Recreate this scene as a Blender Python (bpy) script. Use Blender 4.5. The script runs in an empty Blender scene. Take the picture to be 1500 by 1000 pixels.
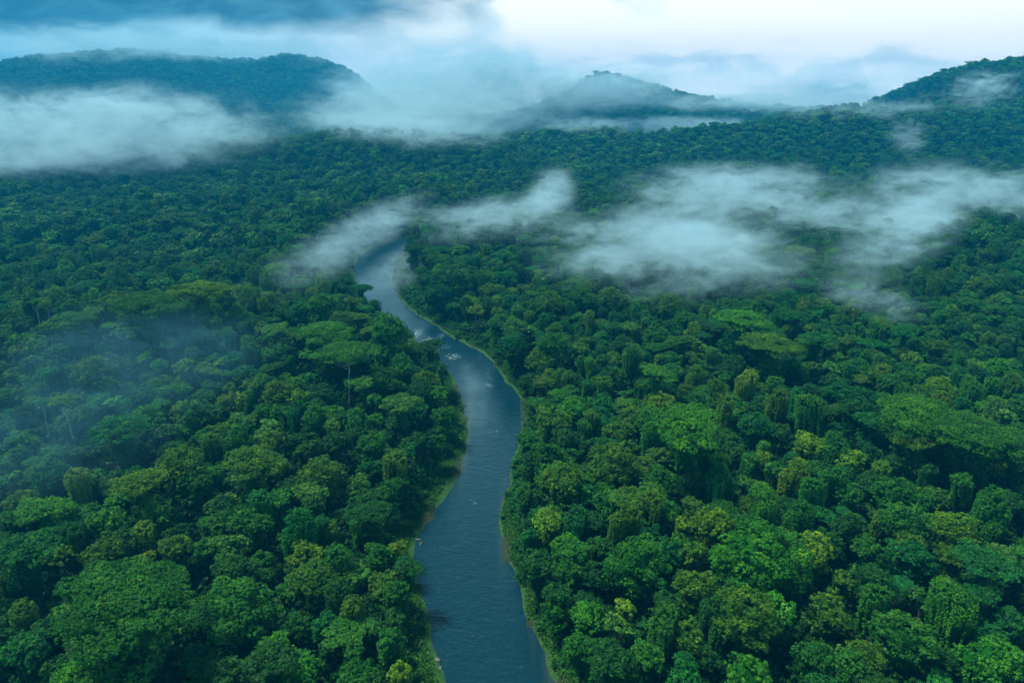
import bpy, math, random
import numpy as np
from mathutils import Vector, Matrix

# ------------------------------------------------------------------ camera
SC = bpy.context.scene
COL = SC.collection
CAM_Z, PITCH, FPX = 140.0, math.radians(20.3), 1000.0
cam_d = bpy.data.cameras.new("camera"); cam = bpy.data.objects.new("camera", cam_d)
COL.objects.link(cam); SC.camera = cam
cam.location = (0, 0, CAM_Z); cam.rotation_euler = (math.pi/2 - PITCH, 0, 0)
cam_d.sensor_width = 36; cam_d.lens = 24; cam_d.clip_start = 1; cam_d.clip_end = 40000

# ------------------------------------------------------------------ render settings, exposure
SC.render.engine = 'CYCLES'
cy = SC.cycles
cy.max_bounces = 5; cy.diffuse_bounces = 2; cy.glossy_bounces = 2; cy.transmission_bounces = 2
cy.volume_bounces = 1; cy.transparent_max_bounces = 8
cy.volume_step_rate = 1.0; cy.volume_max_steps = 128
cy.sample_clamp_indirect = 4; cy.use_denoising = True
vs = SC.view_settings
vs.view_transform = 'Standard'; vs.look = 'None'; vs.gamma = 1; vs.exposure = 0.58; vs.use_curve_mapping = False

# ------------------------------------------------------------------ world: sky and overcast cloud by direction
SUN_EL, SUN_AZ = math.radians(66), math.radians(-78)      # azimuth clockwise from +Y (into the picture, to the right)
class NT:
    """small node-tree writer"""
    def __init__(s, tree): s.t = tree; s.n = tree.nodes; s.l = tree.links
    def node(s, typ, **kw):
        nd = s.n.new(typ)
        for k, v in kw.items(): setattr(nd, k, v)
        return nd
    def put(s, sock, v):
        if hasattr(v, 'is_output'): s.l.new(v, sock)
        elif v is not None: sock.default_value = v
    def m(s, op, a, b=None, c=None, clamp=False):
        nd = s.node('ShaderNodeMath', operation=op, use_clamp=clamp)
        for i, v in enumerate((a, b, c)):
            if v is not None: s.put(nd.inputs[i], v)
        return nd.outputs[0]
    def vm(s, op, a, b=None, scale=None):
        nd = s.node('ShaderNodeVectorMath', operation=op)
        s.put(nd.inputs[0], a)
        if b is not None: s.put(nd.inputs[1], b)
        if scale is not None: s.put(nd.inputs['Scale'], scale)
        return nd.outputs['Value'] if op in ('LENGTH', 'DOT_PRODUCT') else nd.outputs[0]
    def ss(s, x, lo, hi, a=0.0, b=1.0):
        nd = s.node('ShaderNodeMapRange', interpolation_type='SMOOTHSTEP')
        s.put(nd.inputs['Value'], x); s.put(nd.inputs['From Min'], lo); s.put(nd.inputs['From Max'], hi)
        s.put(nd.inputs['To Min'], a); s.put(nd.inputs['To Max'], b)
        return nd.outputs['Result']
    def mix(s, f, a, b, blend='MIX'):
        nd = s.node('ShaderNodeMix', data_type='RGBA', blend_type=blend)
        s.put(nd.inputs[0], f); s.put(nd.inputs[6], a); s.put(nd.inputs[7], b)
        return nd.outputs[2]
    def noise(s, vec, scale, detail=4, rough=0.55, dist=0.0):
        nd = s.node('ShaderNodeTexNoise'); s.put(nd.inputs['Vector'], vec)
        nd.inputs['Scale'].default_value = scale; nd.inputs['Detail'].default_value = detail
        nd.inputs['Roughness'].default_value = rough; nd.inputs['Distortion'].default_value = dist
        return nd.outputs[0]

W = bpy.data.worlds.new("World"); SC.world = W; W.use_nodes = True
w = NT(W.node_tree); w.n.clear()
tc = w.node('ShaderNodeTexCoord').outputs['Generated']
sep = w.node('ShaderNodeSeparateXYZ'); w.put(sep.inputs[0], tc)
X, Y, Z = sep.outputs
az = w.m('MULTIPLY', w.m('ARCTAN2', X, Y), 57.2958)              # degrees, + to the right
el = w.m('MULTIPLY', w.m('ARCSINE', Z), 57.2958)                 # degrees
sky = w.node('ShaderNodeTexSky', sky_type='NISHITA', sun_disc=False)
sky.sun_elevation = SUN_EL; sky.sun_rotation = SUN_AZ; sky.air_density = 1.2; sky.dust_density = 1.0
cmb = w.node('ShaderNodeCombineXYZ'); w.put(cmb.inputs[0], w.m('MULTIPLY', az, 0.085)); w.put(cmb.inputs[1], w.m('MULTIPLY', el, 0.19))
P2 = cmb.outputs[0]
n1 = w.noise(P2, 1.3, 7, 0.5, 0.3)
n2 = w.noise(w.vm('ADD', P2, (7.3, 2.1, 0.0)), 2.6, 8, 0.55, 0.6)
nlow = w.noise(w.vm('ADD', P2, (3.3, 9.1, 0.0)), 0.5, 3, 0.5)
# overcast above: even pale cloud, a little brighter to the right
right = w.ss(az, -30.0, -4.0)
K = 10.0
pale = w.mix(right, (0.30*K, 0.60*K, 0.76*K, 1), (0.70*K, 0.80*K, 0.83*K, 1))
grey = w.mix(right, (0.15*K, 0.40*K, 0.55*K, 1), (0.54*K, 0.69*K, 0.75*K, 1))
body = w.mix(w.ss(n2, 0.36, 0.62), grey, pale)
# bright gap in the cloud towards the right
gapx = w.m('ADD', w.ss(az, -6.0, 4.0), w.m('MULTIPLY', w.m('SUBTRACT', n1, 0.5), 2.6))
gap = w.m('MULTIPLY', w.ss(gapx, 0.35, 0.75), w.ss(w.m('ADD', el, w.m('MULTIPLY', w.m('SUBTRACT', n2, 0.5), 6.0)), 1.2, 2.8))
body = w.mix(w.m('MULTIPLY', gap, w.ss(el, 22.0, 9.0)), body, (0.86*K, 0.89*K, 0.89*K, 1))
# dark rain-cloud sheet, upper left
edge = w.m('ADD', w.m('SUBTRACT', el, w.m('ADD', 3.0, w.m('MULTIPLY', w.m('ADD', az, 37.0), 0.045))), w.m('MULTIPLY', w.m('SUBTRACT', n1, 0.5), 3.0))
dark = w.m('MULTIPLY', w.ss(edge, -0.5, 1.1), w.m('MULTIPLY', w.ss(w.m('ADD', az, w.m('MULTIPLY', w.m('SUBTRACT', n2, 0.5), 10.0)), 1.0, -12.0), w.ss(el, 13.0, 8.0)))
darkc = w.mix(w.ss(n2, 0.35, 0.65), (0.012*K, 0.11*K, 0.20*K, 1), (0.035*K, 0.19*K, 0.30*K, 1))
body = w.mix(w.m('MULTIPLY', dark, 0.93), body, darkc)
# cloud thins out a little overhead and lets the sky through
thin = w.m('MULTIPLY', w.ss(el, 25.0, 70.0), 0.35)
body = w.mix(thin, body, sky.outputs[0])
# the cloud deck is thickest, and so darkest, overhead
body = w.mix(w.ss(el, 24.0, 46.0), body, w.mix(1.0, body, (0.20, 0.32, 0.30, 1), 'MULTIPLY'))
body = w.mix(w.m('MULTIPLY', w.ss(el, 3.6, 0.6), right), body, w.mix(1.0, body, (1.45, 1.38, 1.35, 1), 'MULTIPLY'))
body = w.mix(w.ss(el, 7.0, 16.0), body, w.mix(1.0, body, (0.66, 1.0, 1.12, 1), 'MULTIPLY'))
bg = w.node('ShaderNodeBackground'); w.put(bg.inputs[0], body); bg.inputs[1].default_value = 0.1
wo = w.node('ShaderNodeOutputWorld'); w.l.new(bg.outputs[0], wo.inputs[0])

# ------------------------------------------------------------------ soft sun behind the cloud
sd = bpy.data.lights.new("sun", 'SUN'); sd.energy = 4.8; sd.angle = math.radians(14); sd.color = (0.95, 1.0, 0.90)
sun = bpy.data.objects.new("sun", sd); COL.objects.link(sun)
sdir = Vector((math.sin(SUN_AZ)*math.cos(SUN_EL), math.cos(SUN_AZ)*math.cos(SUN_EL), math.sin(SUN_EL)))
sun.rotation_euler = sdir.to_track_quat('Z', 'Y').to_euler(); sun.location = (0, 0, 400)

# ------------------------------------------------------------------ photograph pixel <-> world
CP, SP = math.cos(PITCH), math.sin(PITCH)
def ray(px, py):
    u, v = (px-750)/FPX, (500-py)/FPX
    return np.array([u, CP + v*SP, -SP + v*CP])
def at_z(px, py, z):
    d = ray(px, py); t = (z-CAM_Z)/d[2]
    return d*t + np.array([0, 0, CAM_Z])
def at_y(px, py, Yd):
    d = ray(px, py); return d*(Yd/d[1]) + np.array([0, 0, CAM_Z])
def project(p):
    x, y, z = p[..., 0], p[..., 1], p[..., 2]-CAM_Z
    dep = y*CP - z*SP; up = y*SP + z*CP
    dep = np.where(np.abs(dep) < 1, 1, dep)
    return 750+FPX*x/dep, 500-FPX*up/dep, dep
def tag(o, label=None, cat=None, group=None, kind=None):
    if label: o['label'] = label
    if cat: o['category'] = cat
    if group: o['group'] = group
    if kind: o['kind'] = kind
    return o

# ------------------------------------------------------------------ numpy value noise
class VNoise:
    def __init__(s, seed): s.g = np.random.default_rng(seed).random((256, 256))
    def __call__(s, x, y):
        xi, yi = np.floor(x).astype(int), np.floor(y).astype(int)
        fx, fy = x-xi, y-yi; fx = fx*fx*(3-2*fx); fy = fy*fy*(3-2*fy)
        a = s.g[xi & 255, yi & 255]; b = s.g[(xi+1) & 255, yi & 255]
        c = s.g[xi & 255, (yi+1) & 255]; d = s.g[(xi+1) & 255, (yi+1) & 255]
        return (a*(1-fx)+b*fx)*(1-fy)+(c*(1-fx)+d*fx)*fy
VN = VNoise(3)
def fbm(x, y, o=4):
    r, a = 0, 0.5
    for i in range(o): r = r+a*VN(x*2**i+17*i, y*2**i+5*i); a *= 0.5
    return r/(1-0.5**o)

# ------------------------------------------------------------------ river course (water edges read at z = 0)
RIV = [(1140,676,950),(1060,662,870),(1000,650,814),(964,637,799),(928,630,789),(892,623,769),(856,610,763),(820,604,747),(802,605,742),
       (784,610,736),(762,627,733),(741,641,736),(712,664,746),(676,677,752),(640,683,763),(610,681,768),(580,673,760),(556,664,734+6),
       (530,640,722),(510,612,694),(492,588,660),(474,566,636),(456,546,605),(436,532,586),(412,522,577),(394,517,577),(383,521,582),
       (372,531,590),(362,548,606),(354,572,628),(347,600,660),(341,640,705),(336,700,780),(333,790,880),(332,900,1010),(335,1050,1200)]
def spline(P, n):
    P = np.array(P, float); P = np.vstack([2*P[0]-P[1], P, 2*P[-1]-P[-2]]); out = []
    for i in range(1, len(P)-2):
        t = np.linspace(0, 1, n, endpoint=False)[:, None]
        a, b, c, d = P[i-1], P[i], P[i+1], P[i+2]
        out.append(0.5*((2*b)+(-a+c)*t+(2*a-5*b+4*c-d)*t**2+(-a+3*b-3*c+d)*t**3))
    return np.vstack(out+[P[-2][None]])
LE = spline([at_z(l, y, 0)[:2] for y, l, r in RIV], 12)
RE = spline([at_z(r, y, 0)[:2] for y, l, r in RIV], 12)
def rough_edge(E, seed):
    T = np.gradient(E, axis=0); T /= np.linalg.norm(T, axis=1)[:, None]+1e-9
    Nn = np.stack([-T[:, 1], T[:, 0]], 1)
    s = np.concatenate([[0], np.cumsum(np.linalg.norm(np.diff(E, axis=0), axis=1))])
    return E+Nn*((fbm(s/7.0+seed, s*0+seed, 4)-0.5)*2.4)[:, None]
LE, RE = rough_edge(LE, 11.3), rough_edge(RE, 47.1)
def normals2(E, sign):
    T = np.gradient(E, axis=0); k = np.ones(9)/9
    T = np.stack([np.convolve(np.pad(T[:, i], 4, mode='edge'), k, 'valid') for i in (0, 1)], 1)
    T /= np.linalg.norm(T, axis=1)[:, None]+1e-9
    return np.stack([-T[:, 1], T[:, 0]], 1)*sign
LN, RN = normals2(LE, 1), normals2(RE, -1)                      # pointing away from the water
LB = np.clip(6.0+4.5*(fbm(np.arange(len(LE))/14.0, np.zeros(len(LE)), 3)-0.5)*2, 2.5, 11)   # width of open grassy bank
RB = np.clip(4.2+3.5*(fbm(np.arange(len(RE))/14.0, np.ones(len(RE))*9, 3)-0.5)*2, 2.0, 8)
def river_dist(P):
    """signed distance to the water (negative inside) and the bank width there"""
    P = np.atleast_2d(P); d = np.full(len(P), 1e9); bw = np.zeros(len(P))
    for i0 in range(0, len(P), 4000):
        Q = P[i0:i0+4000]
        dl = np.linalg.norm(Q[:, None]-LE[None, ::2], axis=2); dr = np.linalg.norm(Q[:, None]-RE[None, ::2], axis=2)
        il, ir = dl.argmin(1)*2, dr.argmin(1)*2
        sl = ((Q-LE[il])*LN[il]).sum(1); sr = ((Q-RE[ir])*RN[ir]).sum(1)
        ml, mr = dl.min(1), dr.min(1)
        inside = (sl < 0) & (sr < 0) & (np.minimum(ml, mr) < 60)
        dist = np.minimum(ml, mr)
        d[i0:i0+4000] = np.where(inside, -dist, dist)
        bw[i0:i0+4000] = np.where(ml < mr, LB[il], RB[ir])
    return d, bw

# ------------------------------------------------------------------ terrain height
RIDGES = [  # (distance, sigma front, sigma back, [(px, py of tree-top skyline)...])
  (2300, 420, 500, [(-500,150),(-250,112),(0,97),(60,84),(130,80),(200,75),(300,88),(370,92),(420,82),(470,90),(505,103),(545,140),(600,178),(700,215)]),
  (1900, 230, 300, [(640,230),(700,188),(760,164),(820,146),(850,124),(866,112),(892,110),(920,116),(960,128),(1030,147),(1120,158),(1200,161),(1300,160),(1420,175)]),
  (1520, 240, 500, [(1180,200),(1260,182),(1330,176),(1372,164),(1390,142),(1403,114),(1440,96),(1500,88),(1600,76),(1800,60)]),
  (1300, 170, 190, [(560,250),(690,214),(760,200),(860,192),(960,201),(1050,187),(1120,181),(1232,158),(1300,162),(1400,160),(1600,165)]),
  (1060, 150, 220, [(-300,235),(0,232),(200,226),(400,208),(520,197),(620,202),(700,214),(800,238),(920,266)]),
]
RW = []
for D, sf, sb, pts in RIDGES:
    Q = np.array([at_y(a, b, D) for a, b in pts]); RW.append((D, sf, sb, Q[:, 0], Q[:, 2]-17.0))
def terrain(x, y):
    x, y = np.asarray(x, float), np.asarray(y, float)
    far = np.clip((y-250)/600, 0, 1)
    z = 3.0 + (fbm(x/150+5, y/120+9, 3)-0.42)*(7+52*far)
    # low rise on the left that hides the hollow behind it
    z = z + 15*np.exp(-((x+175)/95)**2-((y-345)/55)**2) - 7*np.exp(-((x+230)/120)**2-((y-470)/60)**2)
    z = np.maximum(z, 1.6)
    for D, sf, sb, qx, qz in RW:
        h = np.interp(x, qx, qz, left=qz[0]*0.6, right=qz[-1])
        h = np.maximum(h, 0) + (fbm(x/60+D, y/60, 3)-0.5)*5
        dy = y-D-(fbm(x/260+D, np.zeros_like(x), 2)-0.5)*70
        g = np.exp(-(dy/np.where(dy < 0, sf, sb))**2)
        z = np.maximum(z, h*g) + 0.0
    return z
def ground_z(x, y):
    z = terrain(x, y); d, _ = river_dist(np.stack([np.ravel(x), np.ravel(y)], 1)); d = d.reshape(np.shape(z))
    k = np.clip((d-4)/28, 0, 1); k = k*k*(3-2*k)
    return np.where(d < 0, -3.0, 1.2*(1-k)+z*k)

# ------------------------------------------------------------------ mesh helpers and materials
def mesh_np(name, V, F, mats=(), midx=None, attr=None, smooth=False):
    """V (n,3), F (m,4) quads or (m,3) triangles"""
    me = bpy.data.meshes.new(name)
    V = np.ascontiguousarray(V, np.float32); F = np.ascontiguousarray(F, np.int32); k = F.shape[1]
    me.vertices.add(len(V)); me.vertices.foreach_set('co', V.ravel())
    me.loops.add(F.size); me.loops.foreach_set('vertex_index', F.ravel())
    me.polygons.add(len(F)); me.polygons.foreach_set('loop_start', np.arange(0, F.size, k, dtype=np.int32))
    if midx is not None: me.polygons.foreach_set('material_index', np.asarray(midx, np.int32))
    if smooth: me.polygons.foreach_set('use_smooth', np.ones(len(F), bool))
    for a, v in (attr or {}).items():
        v = np.asarray(v, np.float32)
        A = me.attributes.new(a, 'FLOAT' if v.ndim == 1 else 'FLOAT_VECTOR', 'POINT')
        A.data.foreach_set('value' if v.ndim == 1 else 'vector', v.ravel())
    for m in mats: me.materials.append(m)
    me.update(calc_edges=True); me.validate()
    return me
def link(name, me, parent=None):
    o = bpy.data.objects.new(name, me); COL.objects.link(o)
    if parent is not None: o.parent = parent
    return o
def new_mat(name):
    m = bpy.data.materials.new(name); m.use_nodes = True; t = NT(m.node_tree); t.n.clear()
    out = t.node('ShaderNodeOutputMaterial'); return m, t, out
def principled(t, out, col, rough=0.6, spec=0.5, normal=None):
    b = t.node('ShaderNodeBsdfPrincipled'); t.put(b.inputs['Base Color'], col); t.put(b.inputs['Roughness'], rough)
    t.put(b.inputs['Specular IOR Level'], spec)
    if normal is not None: t.put(b.inputs['Normal'], normal)
    t.l.new(b.outputs[0], out.inputs[0]); return b

def leaf_material(name, fixed=None):
    m, t, out = new_mat(name)
    if fixed is None:
        tint = t.node('ShaderNodeAttribute', attribute_type='INSTANCER', attribute_name='tint').outputs['Color']
    else: tint = fixed
    lv = t.node('ShaderNodeAttribute', attribute_type='GEOMETRY', attribute_name='lv').outputs['Fac']
    nw = t.node('ShaderNodeAttribute', attribute_type='GEOMETRY', attribute_name='young_highlight').outputs['Fac']
    hs = t.node('ShaderNodeHueSaturation'); t.put(hs.inputs['Color'], tint)
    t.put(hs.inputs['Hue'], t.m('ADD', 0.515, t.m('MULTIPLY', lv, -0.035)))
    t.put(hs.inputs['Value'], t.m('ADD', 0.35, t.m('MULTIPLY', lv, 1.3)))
    col = t.mix(t.m('MULTIPLY', nw, 0.6), hs.outputs[0], t.mix(1.0, hs.outputs[0], (4.2, 2.0, 0.8, 1), 'MULTIPLY'))  # yellow new growth, also painting the lit crown tops into the colour
    d = t.node('ShaderNodeBsdfPrincipled'); t.put(d.inputs['Base Color'], col)
    d.inputs['Roughness'].default_value = 0.55; d.inputs['Specular IOR Level'].default_value = 0.09
    tr = t.node('ShaderNodeBsdfTranslucent'); t.put(tr.inputs[0], t.mix(1.0, col, (1.15, 1.25, 0.7, 1), 'MULTIPLY'))
    mx = t.node('ShaderNodeMixShader'); mx.inputs[0].default_value = 0.17
    t.l.new(d.outputs[0], mx.inputs[1]); t.l.new(tr.outputs[0], mx.inputs[2]); t.l.new(mx.outputs[0], out.inputs[0])
    return m
M_LEAF = leaf_material('foliage')
def bark_material(name, c1, c2):
    m, t, out = new_mat(name)
    p = t.node('ShaderNodeTexCoord').outputs['Object']
    n = t.noise(t.vm('MULTIPLY', p, (1.0, 1.0, 0.25)), 2.2, 5, 0.6)
    principled(t, out, t.mix(t.ss(n, 0.35, 0.65), c1, c2), 0.85, 0.2); return m
M_BARK = bark_material('dark_bark', (0.05, 0.045, 0.035, 1), (0.12, 0.11, 0.085, 1))
M_PALE = bark_material('pale_bark', (0.13, 0.14, 0.12, 1), (0.34, 0.36, 0.33, 1))

# ------------------------------------------------------------------ tree building blocks (numpy)
RNG = np.random.default_rng(20)
def unit(v): return v/(np.linalg.norm(v, axis=-1, keepdims=True)+1e-9)
def leaf_quads(P, Nn, size, rng, droop=0.15, slim=0.42):
    n = len(P); Nn = unit(Nn)
    t = unit(np.cross(Nn, rng.normal(size=(n, 3)))); b = np.cross(Nn, t); s = size[:, None]
    up = np.array([0, 0, 1.0])
    v0 = P-t*s*0.5; v2 = P+t*s*0.6-up*s*droop
    v1 = P+b*s*slim+Nn*s*0.10; v3 = P-b*s*slim+Nn*s*0.10
    V = np.stack([v0, v1, v2, v3], 1).reshape(-1, 3); F = np.arange(4*n).reshape(n, 4)
    return V, F
class Crown:
    def __init__(s, seed): s.rng = np.random.default_rng(seed); s.P = []; s.N = []; s.S = []; s.Y = []; s.L = []; s.lobe_v = 0.5; s.cores = []
    def add(s, P, N, S, Yg): s.P.append(P); s.N.append(N); s.S.append(S); s.Y.append(Yg); s.L.append(np.full(len(P), s.lobe_v))
    def tuft(s, C, D, r, nl, ls, young_highlight=None):
        """C tuft centres, D their outward directions, r radius, nl leaves each, ls leaf size"""
        n = len(C); rng = s.rng
        d = unit(rng.normal(size=(n, nl, 3))+D[:, None]*0.9+np.array([0, 0, 0.45]))
        P = C[:, None]+d*(r*rng.uniform(0.55, 1.1, (n, nl, 1)))*np.array([1, 1, 0.75])
        N = unit(d+rng.normal(size=(n, nl, 3))*0.35+np.array([0, 0, 0.25]))
        S = ls*rng.uniform(0.5, 1.4, (n, nl))
        if young_highlight is None: young_highlight = np.zeros(n)
        s.add(P.reshape(-1, 3), N.reshape(-1, 3), S.ravel(), np.repeat(young_highlight, nl))
    def lobe(s, c, r, rz, ls=0.42, dens=1.0, low=-0.25, core=True, tr=None):
        rng = s.rng; tr = tr or max(0.45, 0.24*r)
        s.lobe_v = rng.random(); flush = 1.6 if rng.random() < 0.3 else 0.7
        n = max(6, int(dens*2.3*(r/tr)**2))
        d = rng.normal(size=(n*2, 3)); d = unit(d); d = d[d[:, 2] > low][:n]
        bump = 1+0.16*np.sin(d[:, 0]*5+c[0]*3)*np.sin(d[:, 1]*6+c[1])+rng.normal(size=len(d))*0.06
        C = c+d*np.array([r, r, rz])*bump[:, None]
        yg = np.clip((d[:, 2]-0.2)*1.2, 0, 1)*(rng.random(len(d)) < 0.5)*rng.random(len(d))*flush  # upward-facing tufts get new-growth yellow plus a painted highlight
        d = d*(1+(rng.random((len(d), 1)) < 0.12)*rng.uniform(0.1, 0.5, (len(d), 1)))
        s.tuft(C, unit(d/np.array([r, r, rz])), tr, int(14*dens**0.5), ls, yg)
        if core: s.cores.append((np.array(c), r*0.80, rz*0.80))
    def build(s):
        P = np.vstack(s.P); N = np.vstack(s.N); S = np.concatenate(s.S); Yg = np.concatenate(s.Y)
        V, F = leaf_quads(P, N, S, s.rng)
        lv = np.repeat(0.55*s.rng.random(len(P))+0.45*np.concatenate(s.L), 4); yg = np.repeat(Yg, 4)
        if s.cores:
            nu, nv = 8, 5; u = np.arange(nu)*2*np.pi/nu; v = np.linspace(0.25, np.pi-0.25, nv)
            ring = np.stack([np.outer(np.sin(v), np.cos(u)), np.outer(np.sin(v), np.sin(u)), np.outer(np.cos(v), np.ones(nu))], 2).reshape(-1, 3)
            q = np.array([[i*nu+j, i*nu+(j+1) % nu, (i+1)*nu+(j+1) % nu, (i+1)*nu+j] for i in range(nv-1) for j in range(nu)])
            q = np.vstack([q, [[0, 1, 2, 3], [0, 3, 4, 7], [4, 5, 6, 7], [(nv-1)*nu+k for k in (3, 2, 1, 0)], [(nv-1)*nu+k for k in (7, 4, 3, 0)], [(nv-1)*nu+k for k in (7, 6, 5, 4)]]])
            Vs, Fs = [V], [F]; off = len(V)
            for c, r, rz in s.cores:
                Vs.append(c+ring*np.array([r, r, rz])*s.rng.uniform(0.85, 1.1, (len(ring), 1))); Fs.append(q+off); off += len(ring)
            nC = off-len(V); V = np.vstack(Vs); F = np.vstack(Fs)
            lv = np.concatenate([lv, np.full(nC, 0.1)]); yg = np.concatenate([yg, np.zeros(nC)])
        return V, F, lv, yg

def tube(pts, rad, n=7):
    pts = np.array(pts, float); T = unit(np.gradient(pts, axis=0)); V = []
    ref = np.array([0.3, 1, 0.1]); a = unit(np.cross(T, ref)); b = np.cross(T, a)
    u = np.arange(n)*2*np.pi/n
    for i in range(len(pts)): V.append(pts[i]+rad[i]*(np.outer(np.cos(u), a[i])+np.outer(np.sin(u), b[i])))
    V = np.vstack(V); F = [[i*n+j, i*n+(j+1) % n, (i+1)*n+(j+1) % n, (i+1)*n+j] for i in range(len(pts)-1) for j in range(n)]
    return V, np.array(F)
def join(parts):
    Vs, Fs, o = [], [], 0
    for V, F in parts: Vs.append(V); Fs.append(F+o); o += len(V)
    return np.vstack(Vs), np.vstack(Fs)
def trunk_geo(rng, h, r, ends, fork=0.6):
    fork = min(0.86, fork+0.22)
    lean = rng.normal(size=2)*0.03*h
    z = np.linspace(-1.5, h*fork, 7); q = (z/h)**2
    pts = np.stack([lean[0]*q+0.15*np.sin(z*0.5+lean[1]), lean[1]*q, z], 1)
    rad = r*np.array([1.9, 1.15, 0.95, 0.88, 0.82, 0.78, 0.7]); parts = [tube(pts, rad, 8)]
    for e in ends:
        e = np.array(e, float); s = pts[-1]-np.array([0, 0, rng.uniform(0, 0.12)*h])
        tt = np.linspace(0, 1, 6)[:, None]
        mid = s+(e-s)*tt; mid[:, 2] = s[2]+(e[2]-s[2])*(tt[:, 0]**1.35); mid[1:-1] += rng.normal(size=(4, 3))*0.03*np.linalg.norm(e-s)
        parts.append(tube(mid, r*np.linspace(0.5, 0.14, 6), 6))
    return join(parts)

def envelope(rng, R, H, n, zmin=-0.15, low=-0.2):
    """scattered points over a bumpy dome; returns offsets from the dome's centre and directions"""
    out = []; k = 0
    ph = rng.uniform(0, 6.28, 6)
    mind = 1.55*R/math.sqrt(n)
    while len(out) < n and k < n*60:
        k += 1
        d = unit(rng.normal(size=3))
        if d[2] < low: continue
        a = math.atan2(d[1], d[0])
        m = 1+0.10*math.sin(2*a+ph[0])+0.07*math.sin(3*a+ph[1])+0.05*math.sin(5*a+ph[2])*(1-abs(d[2]))
        p = d*np.array([R*m, R*m, H])*rng.uniform(0.80, 1.08)
        if all(np.linalg.norm(p-o[0]) > mind for o in out): out.append((p, d))
    return out

def skirt(c, R, z0, z1, lod, k=None, inner=0.55):
    """shaded lower foliage that clothes the tree below its crown"""
    rng = c.rng
    if lod: c.cores.append((np.array([0, 0, (z0+z1)/2]), R*0.5, (z1-z0)*0.55)); return
    for i in range(k or int(8+R*2)):
        a = i*2.39996+rng.normal()*0.3; t = rng.random(); q = R*inner*(0.55+0.6*t)*rng.uniform(0.7, 1.1); r = R*rng.uniform(0.13, 0.22)+0.3
        c.lobe(np.array([q*math.cos(a), q*math.sin(a), z0+(z1-z0)*t]), r, r*rng.uniform(0.9, 1.5), ls=0.5, dens=0.55, low=-0.3, core=False, tr=0.75)
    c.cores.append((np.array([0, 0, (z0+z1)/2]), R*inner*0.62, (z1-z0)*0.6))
def make_dome(seed, R, height, lod=0):
    c = Crown(seed); rng = c.rng; H = R*rng.uniform(0.75, 1.0); cz = height-H; skirt(c, R, height*0.28, cz, lod, inner=0.75)
    n = int(18+R*4.0) if lod == 0 else (14 if lod == 1 else 8)
    for p, d in envelope(rng, R*0.84, H*0.84, n, low=-0.5):
        r = R*rng.uniform(0.11, 0.22)*(1 if lod == 0 else (1.35 if lod == 1 else 1.7))
        c.lobe(np.array([0, 0, cz])+p, r, r*rng.uniform(0.6, 0.85), ls=(0.33, 0.7, 1.4)[lod], dens=(1.5, 0.7, 0.4)[lod], core=lod > 0, tr=(0.55, 0.9, 1.6)[lod])
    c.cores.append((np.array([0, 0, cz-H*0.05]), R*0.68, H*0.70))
    ends = [(p[0]*0.7, p[1]*0.7, cz+abs(p[2])*0.6) for p, d in envelope(rng, R, H, 5, low=0.2)]
    return c.build(), trunk_geo(rng, height, 0.22+R*0.026, ends, 0.5)
def make_umbrella(seed, R, height, lod=0, flat=0.30, ends_n=7):
    c = Crown(seed); rng = c.rng; H = R*flat; cz = height-H; ends = []
    n = int(26+R*4.5) if lod == 0 else (16 if lod == 1 else 9); ph = rng.uniform(0, 6.28, 4)
    if seed < 650: skirt(c, R*0.8, height*0.3, cz, lod)
    for i in range(n):
        rho = math.sqrt((i+0.5)/n)*R*0.9; a = i*2.39996+rng.normal()*0.25
        rr = rho*(1+0.12*math.sin(2*a+ph[0])+0.08*math.sin(3*a+ph[1]))
        z = cz+H*(1-(rho/R)**2)*0.95+rng.normal()*0.12*H-0.38*H*(rng.random() < 0.35)
        r = R*rng.uniform(0.11, 0.25)*(1 if lod == 0 else 1.4)
        c.lobe(np.array([rr*math.cos(a), rr*math.sin(a), z]), r, r*rng.uniform(0.28, 0.42), ls=(0.31, 0.7, 1.4)[lod], dens=(1.35, 0.7, 0.45)[lod], low=-0.05, core=False, tr=(0.55, 1.0, 1.7)[lod])
    c.cores.append((np.array([0, 0, cz-H*0.25]), R*0.55, H*0.6))
    for k in range(ends_n):
        a = k*6.283/ends_n+rng.normal()*0.2; q = R*rng.uniform(0.5, 0.75); ends.append((q*math.cos(a), q*math.sin(a), cz-H*0.12))
    return c.build(), trunk_geo(rng, height, 0.22+R*(0.028 if seed < 650 else 0.012), ends, 0.55)
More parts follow.
